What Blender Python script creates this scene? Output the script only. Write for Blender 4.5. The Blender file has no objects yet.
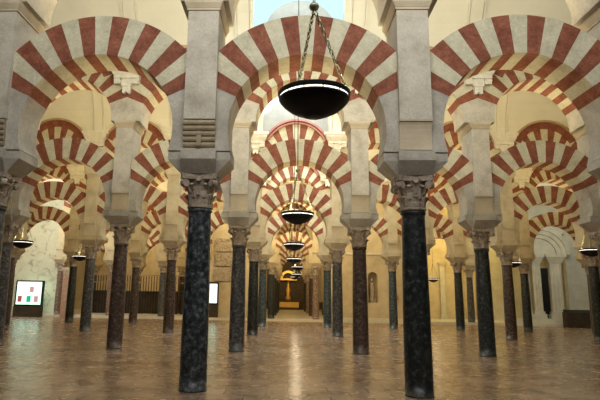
import bpy, bmesh, math, random
from mathutils import Vector, Matrix
random.seed(7)
PI = math.pi
scn = bpy.context.scene
C = scn.collection

# ------------------------------------------------------------------ camera, world, lights, exposure
cam_d = bpy.data.cameras.new('camera')
cam = bpy.data.objects.new('camera', cam_d); C.objects.link(cam)
Rt = Vector((0.99909754, 0.03872249, 0.01745508))
Up = Vector((-0.00932467, -0.20096655, 0.97955372))
Fw = Vector((-0.04143865, 0.97883248, 0.20042411))
cam.matrix_world = Matrix(((Rt.x, Up.x, -Fw.x, 0), (Rt.y, Up.y, -Fw.y, 0), (Rt.z, Up.z, -Fw.z, 1.389), (0, 0, 0, 1)))
cam_d.sensor_width = 36; cam_d.lens = 549.86 / 600 * 36
cam_d.shift_x = 33.62 / 600; cam_d.shift_y = -15.05 / 600
cam_d.clip_end = 300
scn.camera = cam
scn.view_settings.view_transform = 'Standard'
scn.view_settings.look = 'None'
scn.view_settings.gamma = 1
scn.view_settings.use_curve_mapping = False
scn.view_settings.exposure = 0.06

w = bpy.data.worlds.new('sky'); scn.world = w; w.use_nodes = True
w.node_tree.nodes['Background'].inputs[0].default_value = (0.60, 0.86, 0.95, 1)
w.node_tree.nodes['Background'].inputs[1].default_value = 1.15

def area(name, loc, sx, sy, power, col, direction):
    l = bpy.data.lights.new(name, 'AREA'); l.shape = 'RECTANGLE'; l.size = sx; l.size_y = sy
    l.energy = power; l.color = col
    o = bpy.data.objects.new(name, l); C.objects.link(o); o.location = loc
    o.rotation_euler = Vector(direction).to_track_quat('-Z', 'Y').to_euler()
    return o
def point(name, loc, power, col, r=0.08):
    l = bpy.data.lights.new(name, 'POINT'); l.energy = power; l.color = col; l.shadow_soft_size = r
    o = bpy.data.objects.new(name, l); C.objects.link(o); o.location = loc
    return o

ROWY = {1: 8.65, 2: 14.97, 3: 21.5, 4: 27.8, 5: 34.2, 6: 40.3, 7: 46.6, 8: 52.9}
WARM = (1.0, 0.80, 0.50); GOLD = (1.0, 0.68, 0.28); COOL = (0.86, 0.94, 1.0)
# added strip lights, unseen behind each arcade, above the arches, shining into the next nave
area('fill_strip', (0.3, 2.95, 7.55), 9, 0.4, 410, (1.0, 0.965, 0.90), (0, 1, -0.05))
for r, p, c, sx, pc in ((1, 190, (1.0, 0.93, 0.74), 16, 95), (2, 270, (1.0, 0.79, 0.44), 22, 90), (3, 360, (1.0, 0.74, 0.34), 28, 90), (4, 430, (1.0, 0.74, 0.34), 32, 60)):
    area('fill_strip', (0.3, ROWY[r] + 0.56, 7.55), sx, 0.2, p * 1.25, c, (0, 1, 0.5))
    area('fill_strip', (0.3, ROWY[r] + 0.58, 7.3), 2.4, 0.2, pc, (1.0, 0.92, 0.76), (0, 1, -0.15))
area('fill_strip', (0.3, ROWY[4] + 0.6, 7.5), 2.6, 0.3, 260, (1.0, 0.74, 0.30), (0, 1, -0.2))
# unseen fill lights added on the lower arches to brighten the soffits above
for r, sp_, bs in ((1, 3.42, (-1, 0, 1)), (2, 3.25, (-2, -1, 0, 1, 2)), (3, 3.22, (-3, -2, -1, 0, 1, 2, 3)), (4, 3.21, (-4, -3, -2, -1, 0, 1, 2, 3, 4))):
    for i in bs:
        area('arch_fill', (0.28 + i * sp_, ROWY[r] + 0.1, 5.96), 0.6, 0.2, 17 if r > 1 else 20, (1.0, 0.82, 0.48) if r < 3 else (1.0, 0.78, 0.40), (0, 0.1, 1))
# small added fill lights, hidden behind the piers, brightening soffits and vault
for r, sp_, xs in ((1, 3.42, (-1, 0, 1, 2)), (2, 3.25, (-2, -1, 0, 1, 2, 3)), (3, 3.22, (-3, -2, -1, 0, 1, 2, 3, 4)), (4, 3.21, (-3, -2, -1, 0, 1, 2, 3, 4))):
    for i in xs:
        area('pier_fill', (0.28 + (i - 0.5) * sp_, ROWY[r] + 0.66, 3.8), 0.34, 0.16, ((42 if r < 3 else 26) if i in (0, 1) else 24) * (1.25 if r == 1 else 1), ((1.0, 0.80, 0.46) if r == 1 else (1.0, 0.72, 0.32)), (0, -0.08, 1))
for r in (2, 3, 4):   # added lights boosting the daylight through the roof windows of the central aisle
    area('roof_window_fill', (0.2, ROWY[r] - 2.0, 11.2), 2.0, 2.2, {2: 110, 3: 300, 4: 560}[r], (0.80, 0.95, 1.0), (0, 0.25, -1))
for r, p in ((5, 130), (6, 120), (7, 110), (8, 60)):
    area('fill_strip', (0.3, ROWY[r] + 0.56, 5.6), 2.2, 0.3, p, GOLD, (0, 1, -0.3))  # unseen strips added to fill the passage with gold

area('left_wall_fill', (-14.2, ROWY[4] + 0.75, 6.6), 2.8, 0.3, 330, (1.0, 0.97, 0.82), (-0.1, 1, -0.5))  # added light, out of sight, brightening the far left infill wall
area('portal_fill', (15.2, ROWY[4] + 0.75, 6.6), 3.0, 0.3, 120, (0.88, 1.0, 0.90), (0.05, 1, -0.5))  # added light, out of sight, brightening the stone portal
area('fill_strip', (10.5, 35.2, 7.0), 7, 0.3, 420, (1.0, 0.70, 0.22), (0, 1, -0.6))  # this and the next two: added unseen strips brightening the far side bays
area('fill_strip', (-9.5, ROWY[5] + 0.56, 7.2), 7, 0.3, 260, GOLD, (0, 1, -0.25))
area('fill_strip', (-9.5, ROWY[6] + 0.56, 7.2), 7, 0.3, 300, GOLD, (0, 1, -0.2))

# ------------------------------------------------------------------ materials
def mat(name, stops, scale=4.0, rough=0.75, bump=0.15, detail=6, bscale=30, spec=0.3, metallic=0.0, dist=0.0, coords='Object', stretch=(1, 1, 1)):
    m = bpy.data.materials.new(name); m.use_nodes = True
    nt = m.node_tree; b = nt.nodes['Principled BSDF']
    tc = nt.nodes.new('ShaderNodeTexCoord'); mp = nt.nodes.new('ShaderNodeMapping')
    mp.inputs['Scale'].default_value = stretch
    geo = nt.nodes.new('ShaderNodeNewGeometry')
    nt.links.new((geo.outputs['Position'] if coords == 'World' else tc.outputs['Object']), mp.inputs[0])
    n = nt.nodes.new('ShaderNodeTexNoise'); n.inputs['Scale'].default_value = scale
    n.inputs['Detail'].default_value = detail; n.inputs['Roughness'].default_value = 0.65
    n.inputs['Distortion'].default_value = dist
    nt.links.new(mp.outputs[0], n.inputs['Vector'])
    r = nt.nodes.new('ShaderNodeValToRGB')
    while len(r.color_ramp.elements) < len(stops): r.color_ramp.elements.new(0.5)
    for e, (p, c) in zip(r.color_ramp.elements, stops):
        e.position = p; e.color = (*c, 1)
    nt.links.new(n.outputs[0], r.inputs[0]); nt.links.new(r.outputs[0], b.inputs['Base Color'])
    b.inputs['Roughness'].default_value = rough; b.inputs['Metallic'].default_value = metallic
    b.inputs['Specular IOR Level'].default_value = spec
    if bump:
        n2 = nt.nodes.new('ShaderNodeTexNoise'); n2.inputs['Scale'].default_value = bscale; n2.inputs['Detail'].default_value = 4
        nt.links.new(mp.outputs[0], n2.inputs['Vector'])
        bp = nt.nodes.new('ShaderNodeBump'); bp.inputs['Strength'].default_value = bump; bp.inputs['Distance'].default_value = 0.02
        nt.links.new(n2.outputs[0], bp.inputs['Height']); nt.links.new(bp.outputs[0], b.inputs['Normal'])
    return m
def emis(name, col, s):
    m = bpy.data.materials.new(name); m.use_nodes = True
    b = m.node_tree.nodes['Principled BSDF']
    b.inputs['Base Color'].default_value = (*col, 1); b.inputs['Emission Color'].default_value = (*col, 1)
    b.inputs['Emission Strength'].default_value = s
    return m

STONE = mat('pier_stone', [(0.3, (0.36, 0.33, 0.27)), (0.5, (0.50, 0.47, 0.40)), (0.72, (0.60, 0.57, 0.50))], 2.2, coords='World', bump=0.3)
BLOCK = mat('springer_stone', [(0.3, (0.31, 0.29, 0.25)), (0.55, (0.44, 0.42, 0.37)), (0.75, (0.54, 0.52, 0.47))], 2.6, coords='World', bump=0.3)
GOLDLIT_ST = mat('gold_lit_stone', [(0.3, (0.38, 0.33, 0.22)), (0.5, (0.50, 0.44, 0.31)), (0.72, (0.60, 0.54, 0.40))], 2.2, coords='World', bump=0.3)  # pier and springer stone of the deeper rows, golden light put into the colour
ROLLST = mat('brown_roll_stone', [(0.3, (0.26, 0.21, 0.14)), (0.7, (0.40, 0.34, 0.24))], 6, coords='World', bump=0.3)
CAPST = mat('capital_stone', [(0.3, (0.18, 0.145, 0.11)), (0.5, (0.38, 0.32, 0.26)), (0.75, (0.52, 0.46, 0.38))], 7, coords='World', bump=0.5)
WHITEST = mat('pale_carved_stone', [(0.3, (0.62, 0.60, 0.52)), (0.7, (0.78, 0.77, 0.69))], 8, bump=0.2)
RED = mat('red_brick_voussoir', [(0.3, (0.15, 0.042, 0.026)), (0.5, (0.225, 0.077, 0.043)), (0.72, (0.31, 0.118, 0.072))], 5, coords='World', bump=0.4, stretch=(1, 1, 1))
CREAM = mat('cream_voussoir', [(0.28, (0.41, 0.385, 0.275)), (0.5, (0.54, 0.515, 0.385)), (0.75, (0.63, 0.605, 0.475))], 3.5, coords='World', bump=0.25)
HOODM = mat('hood_mould_plaster', [(0.3, (0.36, 0.24, 0.15)), (0.7, (0.48, 0.34, 0.22))], 5, coords='World', bump=0.2)
HOODP = mat('pink_hood_mould', [(0.3, (0.38, 0.15, 0.13)), (0.7, (0.50, 0.24, 0.21))], 5, coords='World', bump=0.2)
PLASTER = mat('vault_plaster', [(0.3, (0.68, 0.67, 0.58)), (0.7, (0.76, 0.75, 0.66))], 0.9, coords='World', rough=0.85, bump=0.08)
GREYPL = mat('grey_lunette_plaster', [(0.3, (0.30, 0.31, 0.30)), (0.7, (0.39, 0.40, 0.385))], 3, coords='World', rough=0.85, bump=0.1)
WALLM = mat('wall_masonry', [(0.3, (0.42, 0.36, 0.25)), (0.5, (0.52, 0.45, 0.33)), (0.7, (0.60, 0.54, 0.41))], 1.3, coords='World', bump=0.2)
DARKW = mat('dark_panelling', [(0.3, (0.03, 0.024, 0.018)), (0.7, (0.07, 0.05, 0.035))], 3, coords='World', rough=0.6)
PLINTH = mat('pale_step_marble', [(0.3, (0.52, 0.50, 0.45)), (0.7, (0.66, 0.64, 0.58))], 2, coords='World', rough=0.35)
BLACK = mat('black_iron', [(0.3, (0.006, 0.006, 0.007)), (0.7, (0.012, 0.013, 0.014))], 12, rough=0.5, spec=0.25, bump=0.05)
CHAINM = mat('aged_brass_chain', [(0.3, (0.20, 0.19, 0.11)), (0.7, (0.38, 0.37, 0.26))], 12, rough=0.4, metallic=0.8, bump=0)
BALLM = mat('bronze_ball', [(0.3, (0.22, 0.23, 0.16)), (0.7, (0.40, 0.42, 0.32))], 12, rough=0.35, metallic=0.7, bump=0)
GILT = mat('gilded_wood', [(0.3, (0.45, 0.27, 0.06)), (0.7, (0.75, 0.50, 0.16))], 10, rough=0.4, metallic=0.5)
PINKM = mat('pink_marble', [(0.3, (0.26, 0.15, 0.11)), (0.7, (0.45, 0.32, 0.26))], 6, coords='World', rough=0.4)
PORTAL = mat('portal_limestone', [(0.3, (0.46, 0.45, 0.40)), (0.7, (0.62, 0.61, 0.55))], 2, coords='World', bump=0.2)
RUBBLE = mat('rough_infill_plaster', [(0.36, (0.36, 0.35, 0.27)), (0.46, (0.60, 0.59, 0.47)), (0.8, (0.70, 0.69, 0.57))], 1.6, coords='World', bump=0.4, dist=1.5)
GLOW = emis('lamp_glass_light', (1.0, 0.95, 0.84), 1.8)
SCREEN = emis('screen_glass', (0.60, 0.95, 0.80), 1.3)
def shaft(name, dark, mid, light, vein=0.62):
    m = mat(name, [(0.42, dark), (0.53, mid), (0.66, light)], 13, rough=0.34, bump=0.08, spec=0.5, detail=12, coords='World', dist=0.3)
    return m
SH = {
 'blue': shaft('blue_grey_marble', (0.012, 0.015, 0.018), (0.046, 0.058, 0.068), (0.17, 0.20, 0.225)),
 'black': shaft('black_marble', (0.008, 0.011, 0.012), (0.022, 0.028, 0.030), (0.09, 0.10, 0.10)),
 'grey': shaft('grey_marble', (0.03, 0.03, 0.034), (0.075, 0.078, 0.085), (0.19, 0.19, 0.20)),
 'brown': shaft('brown_marble', (0.030, 0.019, 0.017), (0.075, 0.052, 0.045), (0.17, 0.13, 0.12)),
 'teal': shaft('green_grey_marble', (0.022, 0.032, 0.036), (0.055, 0.075, 0.082), (0.16, 0.19, 0.20)),
 'pink': shaft('pale_brown_marble', (0.12, 0.075, 0.06), (0.24, 0.17, 0.14), (0.40, 0.31, 0.27)),
}
def striate(m, k=1):
    nt = m.node_tree; b = nt.nodes['Principled BSDF']
    ramp = b.inputs['Base Color'].links[0].from_socket
    geo = nt.nodes.new('ShaderNodeNewGeometry')
    n = nt.nodes.new('ShaderNodeTexNoise'); n.inputs['Scale'].default_value = 26; n.inputs['Detail'].default_value = 5; n.inputs['Roughness'].default_value = 0.75
    nt.links.new(geo.outputs['Position'], n.inputs['Vector'])
    r = nt.nodes.new('ShaderNodeValToRGB'); r.color_ramp.elements[0].position = 0.35; r.color_ramp.elements[0].color = (1 - 0.28 * k, 1 - 0.28 * k, 1 - 0.28 * k, 1)
    r.color_ramp.elements[1].position = 0.68; r.color_ramp.elements[1].color = (1 + 0.3 * k, 1 + 0.3 * k, 1 + 0.3 * k, 1)
    nt.links.new(n.outputs[0], r.inputs[0])
    x = nt.nodes.new('ShaderNodeMix'); x.data_type = 'RGBA'; x.blend_type = 'MULTIPLY'; x.inputs['Factor'].default_value = 1
    nt.links.new(ramp, x.inputs['A']); nt.links.new(r.outputs[0], x.inputs['B']); nt.links.new(x.outputs['Result'], b.inputs['Base Color'])
for m_, k_ in ((RED, 1), (STONE, 0.4), (BLOCK, 0.4), (CAPST, 1), (CREAM, 0.5)): striate(m_, k_)
# polished terracotta coloured marble paving, joints in the material
FLOOR = bpy.data.materials.new('polished_marble_paving'); FLOOR.use_nodes = True
nt = FLOOR.node_tree; b = nt.nodes['Principled BSDF']
geo = nt.nodes.new('ShaderNodeNewGeometry')
br = nt.nodes.new('ShaderNodeTexBrick'); br.inputs['Scale'].default_value = 1.0
br.inputs['Brick Width'].default_value = 0.62; br.inputs['Row Height'].default_value = 0.42
br.inputs['Mortar Size'].default_value = 0.008; br.inputs['Bias'].default_value = 0.0
br.inputs['Color1'].default_value = (0.27, 0.20, 0.145, 1); br.inputs['Color2'].default_value = (0.36, 0.275, 0.21, 1)
br.inputs['Mortar'].default_value = (0.13, 0.09, 0.06, 1)
nt.links.new(geo.outputs['Position'], br.inputs['Vector'])
n1 = nt.nodes.new('ShaderNodeTexNoise'); n1.inputs['Scale'].default_value = 1.4; n1.inputs['Detail'].default_value = 7
nt.links.new(geo.outputs['Position'], n1.inputs['Vector'])
rp = nt.nodes.new('ShaderNodeValToRGB'); rp.color_ramp.elements[0].position = 0.3; rp.color_ramp.elements[0].color = (0.62, 0.52, 0.45, 1)
rp.color_ramp.elements[1].position = 0.72; rp.color_ramp.elements[1].color = (1.25, 1.18, 1.1, 1)
nt.links.new(n1.outputs[0], rp.inputs[0])
mx = nt.nodes.new('ShaderNodeMix'); mx.data_type = 'RGBA'; mx.blend_type = 'MULTIPLY'; mx.inputs['Factor'].default_value = 1
nt.links.new(br.outputs['Color'], mx.inputs['A']); nt.links.new(rp.outputs[0], mx.inputs['B'])
nt.links.new(mx.outputs['Result'], b.inputs['Base Color'])
n2 = nt.nodes.new('ShaderNodeTexNoise'); n2.inputs['Scale'].default_value = 3.5; n2.inputs['Detail'].default_value = 3
nt.links.new(geo.outputs['Position'], n2.inputs['Vector'])
mr = nt.nodes.new('ShaderNodeMapRange'); mr.inputs['To Min'].default_value = 0.17; mr.inputs['To Max'].default_value = 0.34
nt.links.new(n2.outputs[0], mr.inputs['Value']); nt.links.new(mr.outputs[0], b.inputs['Roughness'])
bp = nt.nodes.new('ShaderNodeBump'); bp.inputs['Strength'].default_value = 0.25; bp.inputs['Distance'].default_value = 0.012
n3 = nt.nodes.new('ShaderNodeTexNoise'); n3.inputs['Scale'].default_value = 7; n3.inputs['Detail'].default_value = 2
nt.links.new(geo.outputs['Position'], n3.inputs['Vector'])
nt.links.new(n3.outputs[0], bp.inputs['Height']); nt.links.new(bp.outputs[0], b.inputs['Normal'])
b.inputs['Specular IOR Level'].default_value = 0.5

# ------------------------------------------------------------------ helpers
def mesh_of(name, bm, mats, smooth=False):
    bmesh.ops.recalc_face_normals(bm, faces=bm.faces)
    me = bpy.data.meshes.new(name); bm.to_mesh(me); bm.free()
    for m in (mats if isinstance(mats, (list, tuple)) else [mats]): me.materials.append(m)
    if smooth:
        for p in me.polygons: p.use_smooth = len(p.vertices) <= 4
    return me
def link(name, me, parent=None, loc=(0, 0, 0)):
    o = bpy.data.objects.new(name, me); C.objects.link(o); o.location = loc
    if parent: o.parent = parent
    return o
def obj(name, bm, mats, parent=None, loc=(0, 0, 0), smooth=False):
    return link(name, mesh_of(name, bm, mats, smooth), parent, loc)
def tag(o, label, cat, group=None):
    o['label'] = label; o['category'] = cat
    if group: o['group'] = group
    return o
def thing(name, label, cat, loc, group=None):
    o = bpy.data.objects.new(name, None); C.objects.link(o); o.location = loc; o.empty_display_size = 0.2
    return tag(o, label, cat, group)
def struct(o, kind='structure'):
    o['kind'] = kind; return o
def box(bm, x0, x1, y0, y1, z0, z1, mi=0):
    return loft(bm, (x0, x1, y0, y1, z0), (x0, x1, y0, y1, z1), mi)
def loft(bm, a, b, mi=0):
    v = []
    for (x0, x1, y0, y1, z) in (a, b):
        v += [bm.verts.new((x0, y0, z)), bm.verts.new((x1, y0, z)), bm.verts.new((x1, y1, z)), bm.verts.new((x0, y1, z))]
    for f in ((0, 1, 2, 3), (4, 5, 6, 7), (0, 1, 5, 4), (1, 2, 6, 5), (2, 3, 7, 6), (3, 0, 4, 7)):
        fc = bm.faces.new([v[k] for k in f]); fc.material_index = mi
def prism_xz(bm, pts, y0, y1, mi=0):
    a = [bm.verts.new((x, y0, z)) for x, z in pts]; c = [bm.verts.new((x, y1, z)) for x, z in pts]
    n = len(pts)
    for f in (a, c[::-1]):
        fc = bm.faces.new(f); fc.material_index = mi
    for k in range(n):
        fc = bm.faces.new((a[k], a[(k + 1) % n], c[(k + 1) % n], c[k])); fc.material_index = mi
def prism_yz(bm, pts, x0, x1, mi=0):
    a = [bm.verts.new((x0, y, z)) for y, z in pts]; c = [bm.verts.new((x1, y, z)) for y, z in pts]
    n = len(pts)
    for f in (a, c[::-1]):
        fc = bm.faces.new(f); fc.material_index = mi
    for k in range(n):
        fc = bm.faces.new((a[k], a[(k + 1) % n], c[(k + 1) % n], c[k])); fc.material_index = mi
def lathe(bm, prof, seg=24, cx=0, cy=0, mi=0, caps=True):
    rings = [[bm.verts.new((cx + r * math.cos(2 * PI * k / seg), cy + r * math.sin(2 * PI * k / seg), z)) for k in range(seg)] for r, z in prof]
    for a, c in zip(rings, rings[1:]):
        for k in range(seg):
            f = bm.faces.new((a[k], a[(k + 1) % seg], c[(k + 1) % seg], c[k])); f.material_index = mi
    if caps:
        bm.faces.new(rings[0][::-1]).material_index = mi; bm.faces.new(rings[-1]).material_index = mi
def rod(bm, p, q, r, seg=8, mi=0):
    p = Vector(p); q = Vector(q); d = (q - p).normalized()
    u = d.orthogonal().normalized(); v = d.cross(u)
    a = [bm.verts.new(p + (u * math.cos(2 * PI * k / seg) + v * math.sin(2 * PI * k / seg)) * r) for k in range(seg)]
    c = [bm.verts.new(q + (u * math.cos(2 * PI * k / seg) + v * math.sin(2 * PI * k / seg)) * r) for k in range(seg)]
    for k in range(seg): bm.faces.new((a[k], a[(k + 1) % seg], c[(k + 1) % seg], c[k])).material_index = mi
    bm.faces.new(a[::-1]).material_index = mi; bm.faces.new(c).material_index = mi
def torus_link(bm, centre, d, side, L, W, r, seg=10, ms=5):
    d = Vector(d).normalized(); side = Vector(side); side = (side - d * side.dot(d)).normalized(); nrm = d.cross(side)
    rings = []
    for k in range(seg):
        a = 2 * PI * k / seg
        c = Vector(centre) + d * (L * math.cos(a)) + side * (W * math.sin(a))
        o = (d * (math.cos(a)) + side * (math.sin(a))).normalized()
        rings.append([bm.verts.new(c + o * (r * math.cos(2 * PI * j / ms)) + nrm * (r * math.sin(2 * PI * j / ms))) for j in range(ms)])
    for k in range(seg):
        A, B = rings[k], rings[(k + 1) % seg]
        for j in range(ms): bm.faces.new((A[j], A[(j + 1) % ms], B[(j + 1) % ms], B[j]))
ORD = {1: 'nearest', 2: 'second', 3: 'third', 4: 'fourth', 5: 'fifth', 6: 'sixth', 7: 'seventh', 8: 'eighth'}
NTH = ['first', 'second', 'third', 'fourth', 'fifth', 'sixth']
def where_col(i):   # i = 0 is the column left of the central aisle, 1 the one right of it
    return (NTH[-i] + ' left') if i <= 0 else (NTH[i - 1] + ' right')
def where_bay(b):
    return 'over the central aisle' if b == 0 else 'in the %s bay %s of centre' % (NTH[abs(b) - 1], 'left' if b < 0 else 'right')

SHAFT0, CAP0, BLK0, PIER0 = 2.75, 3.28, 3.63, 3.63
IMP0, IMP1, SPR = 5.95, 6.15, 7.8

# ------------------------------------------------------------------ column
def bm_capital():
    bm = bmesh.new()
    lathe(bm, [(0.175, 2.75), (0.205, 2.76), (0.21, 2.785), (0.18, 2.80), (0.168, 2.92), (0.178, 3.05), (0.215, 3.15), (0.25, 3.20)], 20)
    for tier, (z0, h, rr, out, n, off) in enumerate(((2.80, 0.17, 0.175, 0.06, 8, 0), (2.92, 0.21, 0.178, 0.09, 8, 0.5))):
        for k in range(n):
            a = 2 * PI * (k + off) / n
            ca, sa = math.cos(a), math.sin(a)
            prev = None
            for t, wd, ro in ((0, 0.055, 0.0), (0.45, 0.068, 0.012), (0.8, 0.055, 0.045), (1.0, 0.038, out), (0.86, 0.02, out + 0.022)):
                rad = rr + ro; z = z0 + h * t
                cur = []
                for s, dep in ((-1, 0), (0, 0.022), (1, 0), (0, -0.02)):
                    x = (rad + dep) * ca - s * wd * sa; y = (rad + dep) * sa + s * wd * ca
                    cur.append(bm.verts.new((x, y, z)))
                if prev:
                    for j in range(4): bm.faces.new((prev[j], prev[(j + 1) % 4], cur[(j + 1) % 4], cur[j]))
                else: bm.faces.new(cur[::-1])
                prev = cur
            bm.faces.new(prev)
    for sx in (-1, 1):
        for sy in (-1, 1):     # corner volutes
            d = Vector((sx, sy, 0)).normalized(); t = Vector((-sy, sx, 0)).normalized()
            c = d * 0.315 + Vector((0, 0, 3.135))
            rod(bm, c - t * 0.045, c + t * 0.045, 0.062, 12)
            rod(bm, d * 0.2 + Vector((0, 0, 3.0)), d * 0.285 + Vector((0, 0, 3.17)), 0.028, 6)
    for a in range(4):         # rosettes on the abacus
        x, y = (0.25 * math.cos(a * PI / 2), 0.25 * math.sin(a * PI / 2))
        rod(bm, (x * 0.85, y * 0.85, 3.20), (x * 1.1, y * 1.1, 3.205), 0.045, 8)
    pts = []
    for k in range(4):         # concave sided abacus
        a = PI / 4 + k * PI / 2
        c0 = Vector((math.cos(a), math.sin(a))) * 0.41; a2 = a + PI / 2
        c1 = Vector((math.cos(a2), math.sin(a2))) * 0.41
        t = (c1 - c0).normalized()
        pts += [c0 + t * 0.03]
        for s in (0.25, 0.5, 0.75):
            m = c0.lerp(c1, s); pts.append(m * (1 - 0.14 * math.sin(PI * s)))
        pts += [c1 - t * 0.03]
    lo = [bm.verts.new((p.x * 0.96, p.y * 0.96, 3.20)) for p in pts]; hi = [bm.verts.new((p.x, p.y, 3.28)) for p in pts]
    n = len(pts)
    for k in range(n): bm.faces.new((lo[k], lo[(k + 1) % n], hi[(k + 1) % n], hi[k]))
    bm.faces.new(lo[::-1]); bm.faces.new(hi)
    return bm
def bm_shaft():
    bm = bmesh.new()
    prof = [(0.21, 0), (0.21, 0.03)]
    for k in range(0, 13):
        t = k / 12; prof.append((0.208 - 0.030 * t + 0.006 * math.sin(PI * t), 0.03 + 2.64 * t))
    prof += [(0.178, 2.69), (0.195, 2.70), (0.197, 2.73), (0.18, 2.75)]
    lathe(bm, prof, 32); return bm
def bm_block():
    bm = bmesh.new()
    loft(bm, (-0.275, 0.275, -0.26, 0.26, 3.28), (-0.49, 0.49, -0.33, 0.33, 3.49)); box(bm, -0.49, 0.49, -0.33, 0.33, 3.49, 3.63)
    loft(bm, (-0.262, 0.262, -0.27, 0.27, 3.28), (-0.275, 0.275, -0.44, 0.44, 3.48)); box(bm, -0.275, 0.275, -0.44, 0.44, 3.48, 3.63)
    return bm
ME_CAP = mesh_of('capital', bm_capital(), CAPST); ME_SHAFT = {}
for k_, m_ in SH.items(): ME_SHAFT[k_] = mesh_of('shaft', bm_shaft(), m_, True)
ME_BLK = mesh_of('impost_block', bm_block(), BLOCK); ME_BLK2 = mesh_of('impost_block', bm_block(), GOLDLIT_ST)
DESC = {'blue': 'mottled blue-grey marble', 'black': 'near-black marble', 'grey': 'dark grey marble', 'brown': 'dark brown marble', 'teal': 'green-grey marble', 'pink': 'pale brown marble'}
def column(r, i, x, kind, z=0, extra=''):
    t = thing('marble_column', '%s column with leafy capital, %s arcade, %s of the central aisle' % (DESC[kind], ORD[r], where_col(i)), 'column', (x, ROWY[r], z), 'marble columns carrying the arcades')
    link('shaft', ME_SHAFT[kind], t); link('capital', ME_CAP, t); link('impost_block', ME_BLK2 if r > 2 else ME_BLK, t)
    if z: t.scale = (1, 1, (3.63 - z) / 3.63)
    return t

# ------------------------------------------------------------------ pier above the column
def bm_pier(hw):
    bm = bmesh.new()
    box(bm, -hw, hw, -0.36, 0.36, PIER0, 4.12)
    box(bm, -hw, hw, -0.46, 0.46, 4.12, IMP0)
    return bm
def bm_cove(hw, rolls, side):
    bm = bmesh.new()
    for s in (side,):
        if rolls:
            for k in range(5):
                z = 3.72 + 0.085 * k; y = s * (0.36 + 0.018 * k)
                rod(bm, (-hw, y, z), (hw, y, z), 0.045, 10)
            box(bm, -0.035, 0.035, min(s * 0.34, s * 0.43), max(s * 0.34, s * 0.43), 3.69, 4.12)
        else:
            pts = [(s * 0.34, 3.66), (s * 0.372, 3.66)]
            for k in range(7):
                a = PI / 2 * k / 6
                pts.append((s * (0.372 + 0.086 * (1 - math.cos(a))), 3.72 + 0.38 * math.sin(a)))
            pts += [(s * 0.458, 4.118), (s * 0.34, 4.118)]
            prism_yz(bm, pts if s > 0 else pts[::-1], -hw, hw)
    return bm
def bm_cornice(hw):
    bm = bmesh.new()
    box(bm, -hw, hw, -0.46, 0.46, IMP0, IMP0 + 0.02)
    box(bm, -hw - 0.02, hw + 0.02, -0.48, 0.48, IMP0 + 0.02, IMP0 + 0.06)
    loft(bm, (-hw - 0.025, hw + 0.025, -0.485, 0.485, IMP0 + 0.06), (-hw - 0.06, hw + 0.06, -0.52, 0.52, IMP0 + 0.14))
    box(bm, -hw - 0.06, hw + 0.06, -0.52, 0.52, IMP0 + 0.14, IMP1)
    return bm
ME_P = {}
for hw_, st_ in ((0.25, STONE), (0.23, STONE), (0.2301, GOLDLIT_ST)):
    ME_P[hw_] = (mesh_of('pier_body', bm_pier(hw_), st_), [mesh_of('cove_corbel', bm_cove(hw_, False, s), WALLM) for s in (-1, 1)], [mesh_of('roll_corbel', bm_cove(hw_, True, s), ROLLST) for s in (-1, 1)], mesh_of('impost_cornice', bm_cornice(hw_), WALLM))
def pier(r, i, x, rolls=False):
    hw = 0.25 if r == 1 else (0.23 if r == 2 else 0.2301)
    t = thing('stone_pier', 'square stone pier above the column, %s arcade, %s of the central aisle' % (ORD[r], where_col(i)), 'pier', (x, ROWY[r], 0), 'stone piers between the arches')
    a, bq, rq, c = ME_P[hw]
    link('pier_body', a, t)
    for m in (rq if rolls else bq): link('roll_corbel' if rolls else 'cove_corbel', m, t)
    link('impost_cornice', c, t)
    return t

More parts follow.
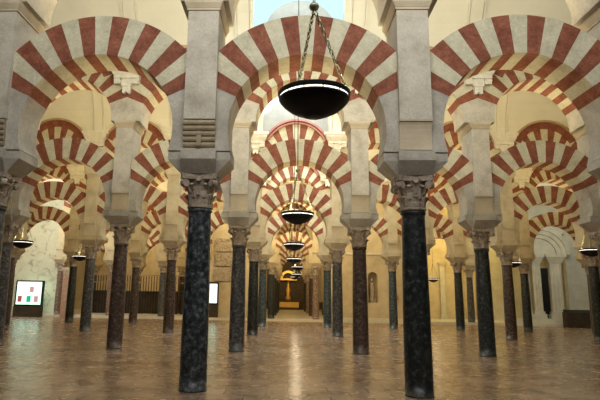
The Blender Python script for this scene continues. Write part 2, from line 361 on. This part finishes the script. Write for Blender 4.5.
# ------------------------------------------------------------------ arches
def arc_pts(cz, r, a0, a1, n):
    return [(r * math.cos(a0 + (a1 - a0) * k / n), cz + r * math.sin(a0 + (a1 - a0) * k / n)) for k in range(n + 1)]
A0 = math.radians(25)
def ring(bm, cz, r, outer, y0, y1, n=15, a0=A0, sub=4, first_red=True):
    for k in range(n):
        s = a0 + (PI - 2 * a0) * k / n; e = a0 + (PI - 2 * a0) * (k + 1) / n
        inner = arc_pts(cz, r, e, s, sub)
        out = []
        for j in range(sub + 1):
            a = s + (e - s) * j / sub; t = outer(a); out.append((t * math.cos(a), cz + t * math.sin(a)))
        red = (k % 2 == 0) == first_red
        pad = 0.0 if red else 0.004
        prism_xz(bm, inner + out, y0 - pad, y1 + pad, 0 if red else 1)
def lower_arch(r, b, x, span, z_spr=None):
    hw = 0.25 if r == 1 else 0.23
    hc = span / 2 - hw
    rad, cz, R = ((1.27 - (3.42 - span) / 2, 4.00, 1.93) if r == 1 else (1.20, 3.88, 1.80) if r == 2 else (1.20, 3.95, 1.84))
    if span < 3: rad, R = span / 2 - 0.42, span / 2 + 0.1
    outer = lambda a: min(R, hc / max(1e-6, abs(math.cos(a))))
    key = ('low', round(span, 2), hw, r > 2)
    if key not in CACHE:
        bm = bmesh.new(); ring(bm, cz, rad, outer, -0.36, 0.30)
        m1 = mesh_of('voussoir_ring', bm, [RED, CREAM])
        sp = []
        for s in (1, -1):
            bm = bmesh.new()
            zb = 3.63; ab = math.asin((zb - cz) / rad)
            pts = arc_pts(cz, rad, ab, A0, 10)
            t = outer(A0); pts += [(t * math.cos(A0), cz + t * math.sin(A0)), (hc, zb)]
            prism_xz(bm, [(s * px, pz) for px, pz in pts], -0.355, 0.295)
            sp.append(mesh_of('springer_stone', bm, GOLDLIT_ST if r > 2 else BLOCK))
        CACHE[key] = (m1, sp)
    m1, sp = CACHE[key]
    t = thing('horseshoe_arch', 'red and cream striped horseshoe arch, %s arcade, %s' % (ORD[r], where_bay(b)), 'arch', (x, ROWY[r], 0), 'lower horseshoe arches')
    link('voussoir_ring', m1, t)
    for m in sp: link('springer_stone', m, t)
    return t
CACHE = {}
def upper_arch(r, b, x, span):
    H = span / 2; cz = 6.2; rad = 1.22 if r > 1 else 1.29
    if span < 3: rad = span / 2 - 0.4
    HC, HR = 6.99, 1.34
    def outer(a):
        t = rad; c, s = math.cos(a), math.sin(a)
        while t < 4:
            px, pz = t * c, cz + t * s
            if abs(px) > H or not (pz <= SPR or (px * px + (pz - HC) ** 2 <= HR * HR)): break
            t += 0.004
        return t
    mid = abs(x - 0.3) < 0.3
    key = ('up', round(span, 2), rad, mid, r > 2)
    if key not in CACHE:
        a_low = math.radians(22)
        bm = bmesh.new(); ring(bm, cz, rad, outer, -0.46, 0.46, a0=a_low, sub=8)
        m1 = mesh_of('voussoir_ring', bm, [RED, CREAM])
        sp = []
        for s in (1, -1):
            bm = bmesh.new()
            pts = [(rad, IMP1)] + arc_pts(cz, rad, 0, a_low, 6)
            t = outer(a_low); pts += [(t * math.cos(a_low), cz + t * math.sin(a_low)), (H, IMP1)]
            prism_xz(bm, [(s * px, pz) for px, pz in pts], -0.455, 0.455)
            sp.append(mesh_of('springer_stone', bm, GOLDLIT_ST if r > 2 else STONE))
        bm = bmesh.new()
        a = math.radians(26)
        prism_xz(bm, arc_pts(HC, HR + 0.03, a, PI - a, 28) + arc_pts(HC, HR - 0.05, PI - a, a, 28), -0.60, -0.455, 0)
        if mid: prism_xz(bm, arc_pts(HC, HR - 0.09, a, PI - a, 28) + arc_pts(HC, HR - 0.15, PI - a, a, 28), -0.56, -0.455, 0)
        else: prism_xz(bm, arc_pts(HC, HR - 0.05, a, PI - a, 28) + arc_pts(HC, HR - 0.30, PI - a, a, 28), -0.50, -0.455, 1)
        hood = mesh_of('hood_mould', bm, [HOODP if mid else HOODM, RED])
        CACHE[key] = (m1, sp, hood)
    m1, sp, hood = CACHE[key]
    t = thing('upper_arch', 'red and cream round upper arch, %s arcade, %s' % (ORD[r], where_bay(b)), 'arch', (x, ROWY[r], 0), 'round upper arches below the vaults')
    link('voussoir_ring', m1, t)
    for m in sp: link('springer_stone', m, t)
    if r > 1: link('hood_mould', hood, t)
    return t
def bm_corbel():
    bm = bmesh.new()
    box(bm, -0.52, 0.52, -0.72, -0.46, 7.70, 7.80)
    loft(bm, (-0.38, 0.38, -0.64, -0.46, 7.46), (-0.46, 0.46, -0.70, -0.46, 7.62)); box(bm, -0.46, 0.46, -0.70, -0.46, 7.62, 7.70)
    box(bm, -0.36, 0.36, -0.63, -0.46, 7.36, 7.46)
    for s in (-1, 1):
        box(bm, s * 0.26 - 0.09, s * 0.26 + 0.09, -0.60, -0.46, 7.20, 7.36)
        rod(bm, (s * 0.20, -0.62, 7.25), (s * 0.20, -0.46, 7.25), 0.06, 12)
        rod(bm, (s * 0.31, -0.62, 7.30), (s * 0.31, -0.46, 7.30), 0.05, 12)
    box(bm, -0.15, 0.15, -0.58, -0.46, 7.14, 7.36)
    box(bm, -0.11, 0.11, -0.56, -0.46, 6.98, 7.14)
    for x in (-0.07, 0.07): rod(bm, (x, -0.57, 6.97), (x, -0.46, 6.97), 0.045, 8)
    return bm
ME_CORB = mesh_of('stone_corbel', bm_corbel(), WHITEST)

# ------------------------------------------------------------------ the setting
bm = bmesh.new(); box(bm, -26, 26, -7, 33.9, -0.2, 0); struct(obj('floor', bm, FLOOR))
bm = bmesh.new(); box(bm, -26, 26, 33.9, 66, -0.2, 0.15); fl2 = struct(obj('floor_raised', bm, PLINTH)); fl2.name = 'floor.001'
def naves():
    ys = [(-6.6, 1.86)] + [(2.82, 8.19)] + [(ROWY[r] + 0.46, ROWY[r + 1] - 0.46) for r in range(1, 8)]
    return ys
OX0, OX1 = -1.06, 1.52
def vault(y0, y1, window, n=28):
    bm = bmesh.new(); y1 += 0.16; y0 -= 0.16; hy = (y1 - y0) / 2; my = (y0 + y1) / 2; hz = 2.75 if hy < 3 else 2.9
    P = [(my + hy * math.cos(PI * k / n), SPR + hz * math.sin(PI * k / n)) for k in range(n + 1)]  # from far to near
    xs = [-26, OX0, OX1, 26]
    for j in range(3):
        for k in range(n):
            if window and j == 1 and k < n // 2: continue
            (ya, za), (yb, zb) = P[k], P[k + 1]
            bm.faces.new([bm.verts.new(v) for v in ((xs[j], ya, za), (xs[j + 1], ya, za), (xs[j + 1], yb, zb), (xs[j], yb, zb))])
    if window:      # cheeks of the roof window
        for x in (OX0, OX1):
            lo = [(y, z) for y, z in P[:n // 2 + 1]]
            pts = lo + [(my, 10.75), (y1, 10.75)]
            bm.faces.new([bm.verts.new((x, y, z)) for y, z in pts])
        cv = [bm.verts.new(v) for v in ((OX0, my, SPR + hz), (OX1, my, SPR + hz), (OX1, my, 10.75), (OX0, my, 10.75))]
        bm.faces.new(cv)
    me = mesh_of('ceiling', bm, PLASTER, True)
    o = struct(link('ceiling', me)); return P
V = {}
for k, (y0, y1) in enumerate(naves()):
    V[k] = vault(y0, y1, 1 <= k <= 4)
    # wall top between two vaults
# transverse ribs on the vaults, over each pier
def rib(P, x, name='trim_1'):
    bm = bmesh.new()
    n = len(P)
    cy = (P[0][0] + P[-1][0]) / 2
    for x0, x1, d in ((x - 0.17, x + 0.17, 0.04), (x - 0.24, x - 0.19, 0.06), (x + 0.19, x + 0.24, 0.06)):
        A = []
        for (y, z) in P:
            v = Vector((y - cy, z - SPR)); L = v.length
            q = v * ((L - d) / L)
            A.append(((y, z + 0.01), (cy + q.x, SPR + q.y)))
        for a, c in zip(A, A[1:]):
            for f in (((x0, *a[1]), (x1, *a[1]), (x1, *c[1]), (x0, *c[1])), ((x0, *a[0]), (x0, *a[1]), (x0, *c[1]), (x0, *c[0])), ((x1, *a[0]), (x1, *a[1]), (x1, *c[1]), (x1, *c[0]))):
                bm.faces.new([bm.verts.new(p) for p in f])
    return struct(obj(name, bm, PLASTER))

# lunettes of grey plaster under the roof windows
for r in (2, 3, 4, 5):
    bm = bmesh.new(); y = ROWY[r] - 0.40
    prism_xz(bm, [(OX0, 7.8), (OX1, 7.8), (OX1, 8.6)] + [(0.28 + 1.02 * math.cos(PI * k / 20), 8.82 + 1.02 * math.sin(PI * k / 20)) for k in range(0, 21)] + [(OX0, 8.6)], y, y + 0.15)
    o = struct(obj('wall_lunette', bm, GREYPL)); o.name = 'trim_%d' % (40 + r)
bm = bmesh.new(); box(bm, -26.3, -26, -7, 66, -0.2, 11.5); struct(obj('wall_left', bm, WALLM))
bm = bmesh.new(); box(bm, 26, 26.3, -7, 66, -0.2, 11.5); struct(obj('wall_right', bm, WALLM))
bm = bmesh.new(); box(bm, -26, 26, -7.2, -6.9, -0.2, 11.5); struct(obj('wall_behind', bm, WALLM))
bm = bmesh.new(); box(bm, -26, 26, 62, 62.4, 0, 11.5); struct(obj('wall_back', bm, WALLM))
bm = bmesh.new(); box(bm, -26, 26, 52.5, 62, 8.0, 8.2); struct(obj('ceiling.100', bm, PLASTER))
bm = bmesh.new(); box(bm, -26, 26, 1.86, 2.82, SPR, 8.2); struct(obj('ceiling.101', bm, STONE))

# ------------------------------------------------------------------ arcades
KINDS = {
 1: {-1: 'blue', 0: 'blue', 1: 'black', 2: 'black'},
 2: {-2: 'grey', -1: 'brown', 0: 'grey', 1: 'brown', 2: 'black', 3: 'black'},
 3: {-3: 'brown', -2: 'grey', -1: 'brown', 0: 'black', 1: 'grey', 2: 'brown', 3: 'brown', 4: 'black'},
 4: {-4: 'black', -3: 'black', -2: 'brown', -1: 'grey', 0: 'teal', 1: 'teal', 2: 'teal', 3: 'black', 4: 'black', 5: 'brown'},
}
ROWX = {1: lambda i: 0.29 + (i - 0.5) * 3.42 + (-0.05 if i > 0 else 0.05 if i < 0 else 0), 2: lambda i: 0.28 + (i - 0.5) * 3.25, 3: lambda i: 0.27 + (i - 0.5) * 3.22, 4: lambda i: 0.33 + (i - 0.5) * 3.21}
SPAN = {1: 3.42, 2: 3.25, 3: 3.22, 4: 3.21}
nrib = 0
for r in (1, 2, 3, 4):
    idx = sorted(KINDS[r])
    for i in idx:
        column(r, i, ROWX[r](i), KINDS[r][i])
        pier(r, i, ROWX[r](i), rolls=(r == 1 and i <= 0))
        if r > 1 and i not in (-4, 5):
            tag(link('stone_corbel', ME_CORB, None, (ROWX[r](i), ROWY[r], 0)), 'pale carved corbel high between upper arches, %s arcade, %s of the central aisle' % (ORD[r], where_col(i)), 'corbel', 'carved corbels under the vault ribs')
        if r > 1:
            nrib += 1; rib(V[r], ROWX[r](i), 'trim_%d' % nrib)
    for i in idx[:-1] if r > 1 else idx[:-1]:
        xb = (ROWX[r](i) + ROWX[r](i + 1)) / 2
        sp_ = 3.37 if r == 1 and i <= 0 else SPAN[r]; lower_arch(r, i, xb, sp_); upper_arch(r, i, xb, sp_)
    # masonry that closes the arcade beyond its last visible column
    for s, e in ((-26, ROWX[r](idx[0]) - 0.45), (ROWX[r](idx[-1]) + 0.45, 26)):
        bm = bmesh.new(); box(bm, s, e, ROWY[r] - 0.3, ROWY[r] + 0.3, 0, SPR)
        struct(obj('wall_end', bm, WALLM)).name = 'wall_end_%d%s' % (r, 'a' if s < 0 and e < 0 else 'b')

# ------------------------------------------------------------------ hanging lamps
def bm_chain(p, q, link_l=0.036):
    bm = bmesh.new(); p = Vector(p); q = Vector(q); d = q - p; n = int(d.length / (link_l * 1.45)); dn = d.normalized()
    for k in range(n):
        c = p + d * ((k + 0.5) / n)
        side = dn.orthogonal() if k % 2 else dn.cross(dn.orthogonal())
        torus_link(bm, c, dn, side, link_l, link_l * 0.5, 0.0065)
    return bm
bm = bmesh.new()
lathe(bm, [(0.0005, -0.232), (0.06, -0.230), (0.095, -0.223), (0.105, -0.212), (0.17, -0.192), (0.24, -0.155), (0.295, -0.110), (0.328, -0.070), (0.338, -0.048), (0.325, -0.042), (0.27, -0.10), (0.19, -0.145), (0.0005, -0.18)], 48, caps=False)
ME_BOWL = mesh_of('bowl', bm, BLACK, True)
bm = bmesh.new()
lathe(bm, [(0.338, -0.026), (0.345, -0.016), (0.345, 0.014), (0.336, 0.02), (0.315, 0.02), (0.315, -0.026), (0.338, -0.026)], 40, caps=False)
for k in range(12):
    a = 2 * PI * k / 12 + 0.2; rod(bm, (0.330 * math.cos(a), 0.330 * math.sin(a), -0.05), (0.330 * math.cos(a), 0.330 * math.sin(a), -0.02), 0.005, 5)
ME_RIM = mesh_of('rim_band', bm, BLACK)
bm = bmesh.new(); lathe(bm, [(0.328, -0.044), (0.331, -0.040), (0.331, -0.030), (0.328, -0.027), (0.29, -0.028), (0.29, -0.042), (0.328, -0.044)], 40, caps=False)
ME_GLOW = mesh_of('light_ring', bm, GLOW, True)
ANG = [math.radians(a) for a in (243, 3, 123)]
ME_CH = [mesh_of('chain', bm_chain((0.325 * math.cos(a), 0.325 * math.sin(a), 0.02), (0.012 * math.cos(a), 0.012 * math.sin(a), 0.87)), CHAINM) for a in ANG]
bm = bmesh.new(); lathe(bm, [(0.0005, 0.855), (0.012, 0.86), (0.02, 0.875), (0.042, 0.895), (0.05, 0.92), (0.042, 0.945), (0.018, 0.962), (0.012, 0.99), (0.018, 1.0), (0.0005, 1.05)], 20, caps=False)
ME_BALL = mesh_of('chain_ball', bm, BALLM, True)
def vault_z(y):
    for P in V.values():
        if P[-1][0] <= y <= P[0][0]:
            for (ya, za), (yb, zb) in zip(P, P[1:]):
                if yb <= y <= ya: return za + (zb - za) * (ya - y) / (ya - yb)
    return 10.4
def lamp(x, y, z, label, power=26, col=(1.0, 0.80, 0.50), top=10.4, kind=0):
    top = vault_z(y) + 0.01
    t = thing('hanging_lamp', label, 'lamp', (x, y, z), 'black bowl lamps hanging on chains')
    link('bowl', ME_BOWL, t); link('rim_band', ME_RIM, t); link('light_ring', ME_GLOW, t)
    for m in ME_CH: link('chain', m, t)
    link('chain_ball', ME_BALL, t)
    bm = bmesh.new(); rod(bm, (0, 0, 1.04), (0, 0, top - z), 0.009, 6); obj('suspension_cable', bm, BLACK, t)
    p = point('lamp_light', (0, 0, 0.06), power, col, 0.05); p.parent = t
    return t
LY = [5.0, 11.4, 17.75, 24.1, 30.4, 36.8, 43.0]
NAMES = ['large black bowl lamp hanging closest, in front of the nearest arcade', 'second closest black bowl lamp over the central aisle, below the nearest arch', 'third bowl lamp over the central aisle, behind the second arcade',
  'fourth bowl lamp over the central aisle, behind the third arcade', 'fifth bowl lamp over the central aisle, just before the raised floor', 'sixth small bowl lamp deep in the golden passage', 'farthest bowl lamp in the golden passage before the altar']
LX = [0.23, 0.18, 0.17, 0.24, 0.5, 0.55, 0.5]
for k, y in enumerate(LY):
    lamp(LX[k], y, (3.30, 3.12, 3.10, 3.08, 3.08, 2.95, 3.0)[k], NAMES[k], power=(14, 75, 60, 50, 60, 40, 40)[k], top=(10.45 if k < 5 else 8.2))
SIDE = [(9.52, 17.75, 'bowl lamp in the right side aisle, behind the second arcade'), (9.6, 24.1, 'bowl lamp in the right side aisle, behind the third arcade'),
        (9.25, 36.0, 'bowl lamp far right, before the golden back wall'),
        (-8.74, 17.75, 'bowl lamp in the left side aisle, behind the second arcade'), (-9.2, 24.1, 'bowl lamp in the left side aisle, behind the third arcade')]
for x, y, l in SIDE: lamp(x, y, 3.05 if y < 30 else 2.75, l, power=30, top=10.4 if y < 30 else 7.9)

# ------------------------------------------------------------------ fifth arcade and what stands on the raised floor
ZF = 0.15
def bay5(r, i0, i1, xs, kinds, rr=5):
    pass
ROW5L = [-17.4, -14.2, -10.97, -7.75, -4.55]
for r, cols, kinds, base in ((5, [-14.2, -10.97, -7.75], ['pink', 'pink', 'grey'], -4), (6, [-14.2, -10.97, -7.75], ['grey', 'pink', 'brown'], -4), (5, [-1.02, 1.68], ['black', 'pink'], 0), (6, [-1.02, 1.68], ['black', 'brown'], 0), (7, [-1.02, 1.68], ['black', 'pink'], 0), (8, [-1.02, 1.68], ['black', 'black'], 0)):
    for k, (x, kd) in enumerate(zip(cols, kinds)):
        i = base + k
        column(r, i, x, kd, ZF); pier(r, i, x)
    for k in range(len(cols) - 1):
        xb = (cols[k] + cols[k + 1]) / 2; sp = cols[k + 1] - cols[k]
        bnum = base + k
        lower_arch(r, bnum, xb, sp); upper_arch(r, bnum, xb, sp)
for r, xb, b in ((5, -6.15, -2), (6, -6.15, -2)):
    q = lower_arch(r, b, xb, 3.22); upper_arch(r, b, xb, 3.22)

Y5 = ROWY[5]
# infill wall in the far left bay, with the lit display panel
bm = bmesh.new(); box(bm, -26, -13.75, Y5 + 0.48, Y5 + 0.9, ZF, SPR); struct(obj('wall_infill_left', bm, RUBBLE)).name = 'wall_left_infill'
t = thing('display_panel', 'lit display screen in a black cabinet against the far left wall', 'display', (-15.78, Y5 - 0.62, 0))
bm = bmesh.new(); box(bm, -0.84, 0.84, -0.12, 0.25, 0, 0.62); obj('cabinet_base', bm, DARKW, t)
bm = bmesh.new()
for a in ((-0.84, 0.84, 2.08, 2.16), (-0.84, 0.84, 0.62, 0.72), (-0.84, -0.77, 0.72, 2.08), (0.77, 0.84, 0.72, 2.08)): box(bm, a[0], a[1], -0.04, 0.2, a[2], a[3])
obj('frame', bm, BLACK, t)
bm = bmesh.new(); box(bm, -0.77, 0.77, 0.0, 0.1, 0.72, 2.08); obj('screen', bm, SCREEN, t)
cols_ = [emis('screen_picture_red', (0.35, 0.08, 0.08), 0.6), emis('screen_picture_green', (0.02, 0.35, 0.22), 0.7), emis('screen_picture_pink', (0.45, 0.25, 0.28), 0.7)]
for x, z, m in ((-0.55, 1.05, 0), (0.0, 1.05, 1), (0.45, 1.05, 2), (0.15, 1.62, 2)):
    bm = bmesh.new(); box(bm, x - 0.13, x + 0.13, -0.01, 0.0, z - 0.18, z + 0.18); obj('picture', bm, cols_[m], t)
# pink marble pilaster beside the infill wall
t = thing('marble_pilaster', 'brownish pink marble pilaster beside the display screen', 'pilaster', (-13.6, Y5 - 0.42, 0))
bm = bmesh.new(); box(bm, -0.2, 0.2, -0.14, 0.14, 0.0, 2.6); obj('pilaster_shaft', bm, PINKM, t)
bm = bmesh.new(); loft(bm, (-0.2, 0.2, -0.14, 0.14, 2.6), (-0.3, 0.3, -0.2, 0.16, 2.85)); box(bm, -0.3, 0.3, -0.2, 0.16, 2.85, 3.0); obj('capital', bm, CAPST, t)

# dark choir screen behind the left bays with light rails
bm = bmesh.new(); box(bm, -26, -5.0, 47.0, 47.3, ZF, 8); struct(obj('wall_choir', bm, WALLM)).name = 'wall_back_left'
for k, x in enumerate((-13.6, -10.4, -7.2)):
    t = thing('iron_screen', ['dark iron screen left, beside the pink pilaster', 'dark iron screen in the middle of the left bays', 'dark iron screen right, beside the cream wall'][k], 'screen', (x + 1.3, 38.4, ZF), 'iron screens behind the left bays')
    bm = bmesh.new()
    for j in range(17): rod(bm, (-1.5 + j * 0.1875, 0, 0), (-1.5 + j * 0.1875, 0, 2.55), 0.03, 5)
    obj('grille', bm, BLACK, t)
    bm = bmesh.new(); box(bm, -1.5, 1.5, 0.06, 0.12, 0.0, 1.5); obj('lower_panel', bm, DARKW, t)
    for z in (1.5, 2.1, 2.6):
        bm = bmesh.new(); box(bm, -1.52, 1.52, -0.05, 0.05, z - 0.035, z + 0.035); obj('rail', bm, PINKM if z > 2 else DARKW, t)

# cream wall left of the passage with relief and small lit screen
bm = bmesh.new()
box(bm, -5.15, -1.5, Y5 + 0.1, Y5 + 0.5, ZF, SPR); struct(obj('wall_cream', bm, WALLM)).name = 'wall_left_passage'
t = thing('stone_relief', 'weathered brown carved stone relief high on the cream wall', 'relief', (-4.0, Y5 + 0.1, 0))
for k, z in enumerate((2.35, 3.25, 4.15)):
    bm = bmesh.new(); box(bm, -0.55, 0.55, -0.12, 0, z, z + 0.8)
    for j in range(3): rod(bm, (-0.35 + 0.35 * j, -0.16, z + 0.4), (-0.35 + 0.35 * j, 0, z + 0.4), 0.13, 8)
    obj('carved_block', bm, CAPST, t)
t = thing('information_screen', 'tall narrow green-lit screen in a black case on the cream wall', 'screen', (-4.56, Y5 - 0.15, ZF))
bm = bmesh.new(); box(bm, -0.30, 0.30, -0.1, 0.22, 0, 0.75); obj('stand', bm, DARKW, t)
bm = bmesh.new(); box(bm, -0.30, 0.30, -0.02, 0.2, 0.75, 2.1); obj('case', bm, BLACK, t)
bm = bmesh.new(); box(bm, -0.23, 0.23, -0.035, -0.02, 0.85, 2.0); obj('screen', bm, SCREEN, t)

# wall right of the passage with niche and plaque
def wall_niche():
    bm = bmesh.new(); y0, y1 = Y5 - 0.1, Y5 + 0.5
    nx0, nx1, nz0, nz1 = 4.82, 5.42, 1.2, 2.72
    box(bm, 2.2, nx0, y0, y1, ZF, SPR); box(bm, nx1, 7.25, y0, y1, ZF, SPR)
    box(bm, nx0, nx1, y0, y1, ZF, nz0)
    cx = (nx0 + nx1) / 2; rr = (nx1 - nx0) / 2
    prism_xz(bm, [(nx0, SPR), (nx0, nz1)] + [(cx - rr * math.cos(PI * k / 12), nz1 + rr * math.sin(PI * k / 12)) for k in range(1, 12)] + [(nx1, nz1), (nx1, SPR)], y0, y1)
    box(bm, nx0, nx1, y1 - 0.1, y1, nz0, nz1 + rr)
    return bm
struct(obj('wall_right_passage', wall_niche(), WALLM))
t = thing('niche_figure', 'small worn stone figure standing in the wall niche', 'statue', (5.12, Y5 + 0.18, 1.2))
bm = bmesh.new(); lathe(bm, [(0.19, 0), (0.17, 0.1), (0.12, 0.2), (0.15, 0.6), (0.17, 0.9), (0.1, 1.15), (0.05, 1.22)], 12); obj('robe', bm, CAPST, t, smooth=True)
bm = bmesh.new(); lathe(bm, [(0.01, 1.2), (0.08, 1.26), (0.1, 1.34), (0.07, 1.44), (0.01, 1.47)], 12); obj('head', bm, CAPST, t, smooth=True)
bm = bmesh.new(); box(bm, -0.2, 0.2, -0.05, 0, -0.16, 0.16); box(bm, -0.15, 0.15, -0.07, -0.05, -0.11, 0.11)
tag(obj('wall_plaque', bm, PINKM, None, (6.45, Y5 - 0.1, 1.5)), 'small dark plaque on the wall right of the niche', 'plaque')
for z, s, n_ in ((4.05, 0.10, 1), (0.15, 0.14, 2)):
    bm = bmesh.new(); box(bm, 2.2, 7.25, Y5 - 0.18, Y5 - 0.1, z, z + s); struct(obj('trim_%d' % (60 + n_), bm, PLINTH))

# golden back wall with pilasters beyond the right bays
bm = bmesh.new(); box(bm, 7.25, 16.0, 39.4, 39.8, ZF, SPR); struct(obj('wall_right_back', bm, WALLM))
bm = bmesh.new(); box(bm, 7.0, 7.25, 34.0, 39.8, ZF, SPR); struct(obj('wall_right_side', bm, WALLM))
for k, x in enumerate((8.3, 9.5, 10.7, 11.9, 13.1)):
    t = thing('wall_pilaster', 'golden stone pilaster on the right back wall, %s from the left' % NTH[k], 'pilaster', (x, 39.25, ZF), 'pilasters on the golden back wall')
    bm = bmesh.new(); box(bm, -0.17, 0.17, -0.1, 0.15, 0.25, 3.6); obj('pilaster_shaft', bm, PORTAL if k in (0, 2) else WALLM, t)
    bm = bmesh.new(); box(bm, -0.23, 0.23, -0.16, 0.15, 0, 0.25); obj('base', bm, PORTAL, t)
    bm = bmesh.new(); loft(bm, (-0.17, 0.17, -0.1, 0.15, 3.6), (-0.27, 0.27, -0.2, 0.15, 3.85)); obj('capital', bm, PORTAL, t)

# stone portal at the far right
t = thing('stone_portal', 'pale stone arched portal with pilasters at the far right', 'portal', (15.4, Y5 + 0.6, ZF))
def fluted(x, s):
    bm = bmesh.new()
    box(bm, x - 0.34 * s, x + 0.34 * s, -0.45, 0.2, 0.0, 0.55); box(bm, x - 0.28 * s, x + 0.28 * s, -0.38, 0.2, 0.55, 0.7)
    box(bm, x - 0.22 * s, x + 0.22 * s, -0.32, 0.2, 0.7, 3.55)
    for j in range(3): rod(bm, (x - 0.13 * s + 0.13 * s * j, -0.32, 0.8), (x - 0.13 * s + 0.13 * s * j, -0.32, 3.5), 0.045, 6)
    return bm
for x, s in ((-0.9, 0.6), (-0.3, 1.1), (0.85, 1.5)): obj('pilaster', fluted(x, s), PORTAL, t)
for x, s in ((-0.9, 0.6), (-0.3, 1.1), (0.85, 1.5)):
    bm = bmesh.new(); loft(bm, (x - 0.22 * s, x + 0.22 * s, -0.32, 0.2, 3.55), (x - 0.40 * s, x + 0.40 * s, -0.5, 0.2, 3.95)); box(bm, x - 0.42 * s, x + 0.42 * s, -0.52, 0.2, 3.95, 4.12); obj('capital', bm, PORTAL, t)
for k, R_ in enumerate((1.75, 1.5, 1.25)):
    bm = bmesh.new(); prism_xz(bm, arc_pts(4.12, R_, 0, PI, 24) + arc_pts(4.12, R_ - 0.25, PI, 0, 24), -0.35 + 0.12 * k, 0.2)
    obj('arch_moulding', bm, PORTAL, t, (0.1, 0, 0))
bm = bmesh.new(); prism_xz(bm, arc_pts(4.12, 1.05, 0, PI, 24), 0.02, 0.2); obj('tympanum', bm, PORTAL, t, (0.1, 0, 0))
bm = bmesh.new(); box(bm, -2.2, 2.6, -0.7, 0.3, 0, 0.28); obj('step', bm, PORTAL, t)
bm = bmesh.new(); box(bm, -0.04, 0.5, -0.02, 0.1, 0.3, 3.3); obj('dark_opening', bm, BLACK, t)
bm = bmesh.new(); box(bm, 13.4, 13.9, Y5 + 0.9, Y5 + 1.3, ZF, SPR); struct(obj('wall_portal_side', bm, PORTAL))
bm = bmesh.new(); box(bm, 17.2, 26, Y5 + 0.9, Y5 + 1.3, ZF, SPR); struct(obj('wall_portal_right', bm, PORTAL))
bm = bmesh.new(); box(bm, 13.4, 19, 38.0, 38.3, ZF, SPR); struct(obj('wall_portal_back', bm, PORTAL))
bm = bmesh.new(); prism_xz(bm, [(13.6, 7.8), (13.6, 5.9)] + [(15.6 - 1.85 * math.cos(PI * k / 12), 4.12 + 1.85 * math.sin(PI * k / 12)) for k in range(3, 10)] + [(17.6, 5.9), (17.6, 7.8)], Y5 + 0.92, Y5 + 1.2); struct(obj('wall_portal_top', bm, PORTAL))
for k, (x, sp) in enumerate(((12.55, 3.22), (9.35, 3.21))):
    q = lower_arch(5, 4 - k, x, sp); upper_arch(5, 4 - k, x, sp)
for i, x in ((3, 7.75), (4, 10.95), (5, 14.2)): pier(5, i, x)
column(5, 4, 10.95, 'grey', ZF)
# dark bench with a pale leaning board by the portal
t = thing('dark_lectern', 'low dark wooden stand on the floor right of the stone portal', 'stand', (16.6, Y5 - 1.2, 0))
bm = bmesh.new(); box(bm, -0.75, 0.75, -0.3, 0.3, 0, 0.85); obj('body', bm, DARKW, t)
bm = bmesh.new(); loft(bm, (-0.7, 0.7, -0.28, 0.28, 0.85), (-0.7, 0.7, 0.1, 0.28, 1.0)); obj('sloped_top', bm, BLACK, t)

# gilded altar at the end of the passage
t = thing('gilded_altar', 'glowing golden altar at the far end of the central passage', 'altar', (0.0, 60.6, ZF))
bm = bmesh.new(); box(bm, -1.2, 1.2, -0.9, 0.3, 0, 0.9); obj('altar_table', bm, DARKW, t)
bm = bmesh.new(); box(bm, -1.15, 1.15, -0.93, -0.9, 0.25, 0.8); obj('frontal', bm, GILT, t)
for x in (-0.75, -0.45, 0.45, 0.75):
    bm = bmesh.new(); lathe(bm, [(0.14, 0.0), (0.14, 0.2), (0.08, 0.3), (0.11, 1.6), (0.08, 2.9), (0.15, 3.1)], 12); obj('column_shaft', bm, GILT, t)
bm = bmesh.new(); box(bm, -0.95, 0.95, -0.2, 0.3, 3.1, 3.3); obj('entablature', bm, GILT, t)
bm = bmesh.new(); prism_xz(bm, arc_pts(3.3, 0.85, 0, PI, 20) + arc_pts(3.3, 0.6, PI, 0, 20), -0.15, 0.25); obj('arched_top', bm, GILT, t)
bm = bmesh.new(); lathe(bm, [(0.3, 0.9), (0.32, 1.2), (0.2, 1.6), (0.28, 2.1), (0.12, 2.5), (0.14, 2.7), (0.02, 2.85)], 14); obj('figure', bm, GILT, t, smooth=True)
bm = bmesh.new(); box(bm, -2.25, 2.95, 0.4, 0.6, 0.0, 5.2); obj('back_panel', bm, DARKW, t)
area('altar_light', (0.0, 57.5, 4.2), 1.2, 0.3, 50, GOLD, (0, 1, -0.35))
# side walls of the passage
for x0, x1, nm in ((-2.6, -2.3, 'wall_passage_left'), (3.0, 3.3, 'wall_passage_right')):
    bm = bmesh.new(); box(bm, x0, x1, Y5 + 0.5, 62, ZF, SPR + 0.2); struct(obj(nm, bm, WALLM))
for k, (x, y) in enumerate(((-1.5, 50), (2.1, 49), (-1.6, 44.5), (2.2, 43.5))):
    t = thing('wooden_bench', 'dark wooden bench on the %s side of the golden passage, %s one' % ('left' if x < 0 else 'right', 'nearer' if y < 47 else 'farther'), 'bench', (x, y, ZF), 'benches in the passage')
    bm = bmesh.new(); box(bm, -0.5, 0.5, -0.25, 0.25, 0.4, 0.46); obj('seat', bm, DARKW, t)
    bm = bmesh.new(); box(bm, -0.5, 0.5, 0.2, 0.26, 0.46, 0.95); obj('backrest', bm, DARKW, t)
    for sx in (-0.45, 0.45):
        bm = bmesh.new(); box(bm, sx - 0.04, sx + 0.04, -0.25, 0.25, 0, 0.4); obj('leg', bm, DARKW, t)
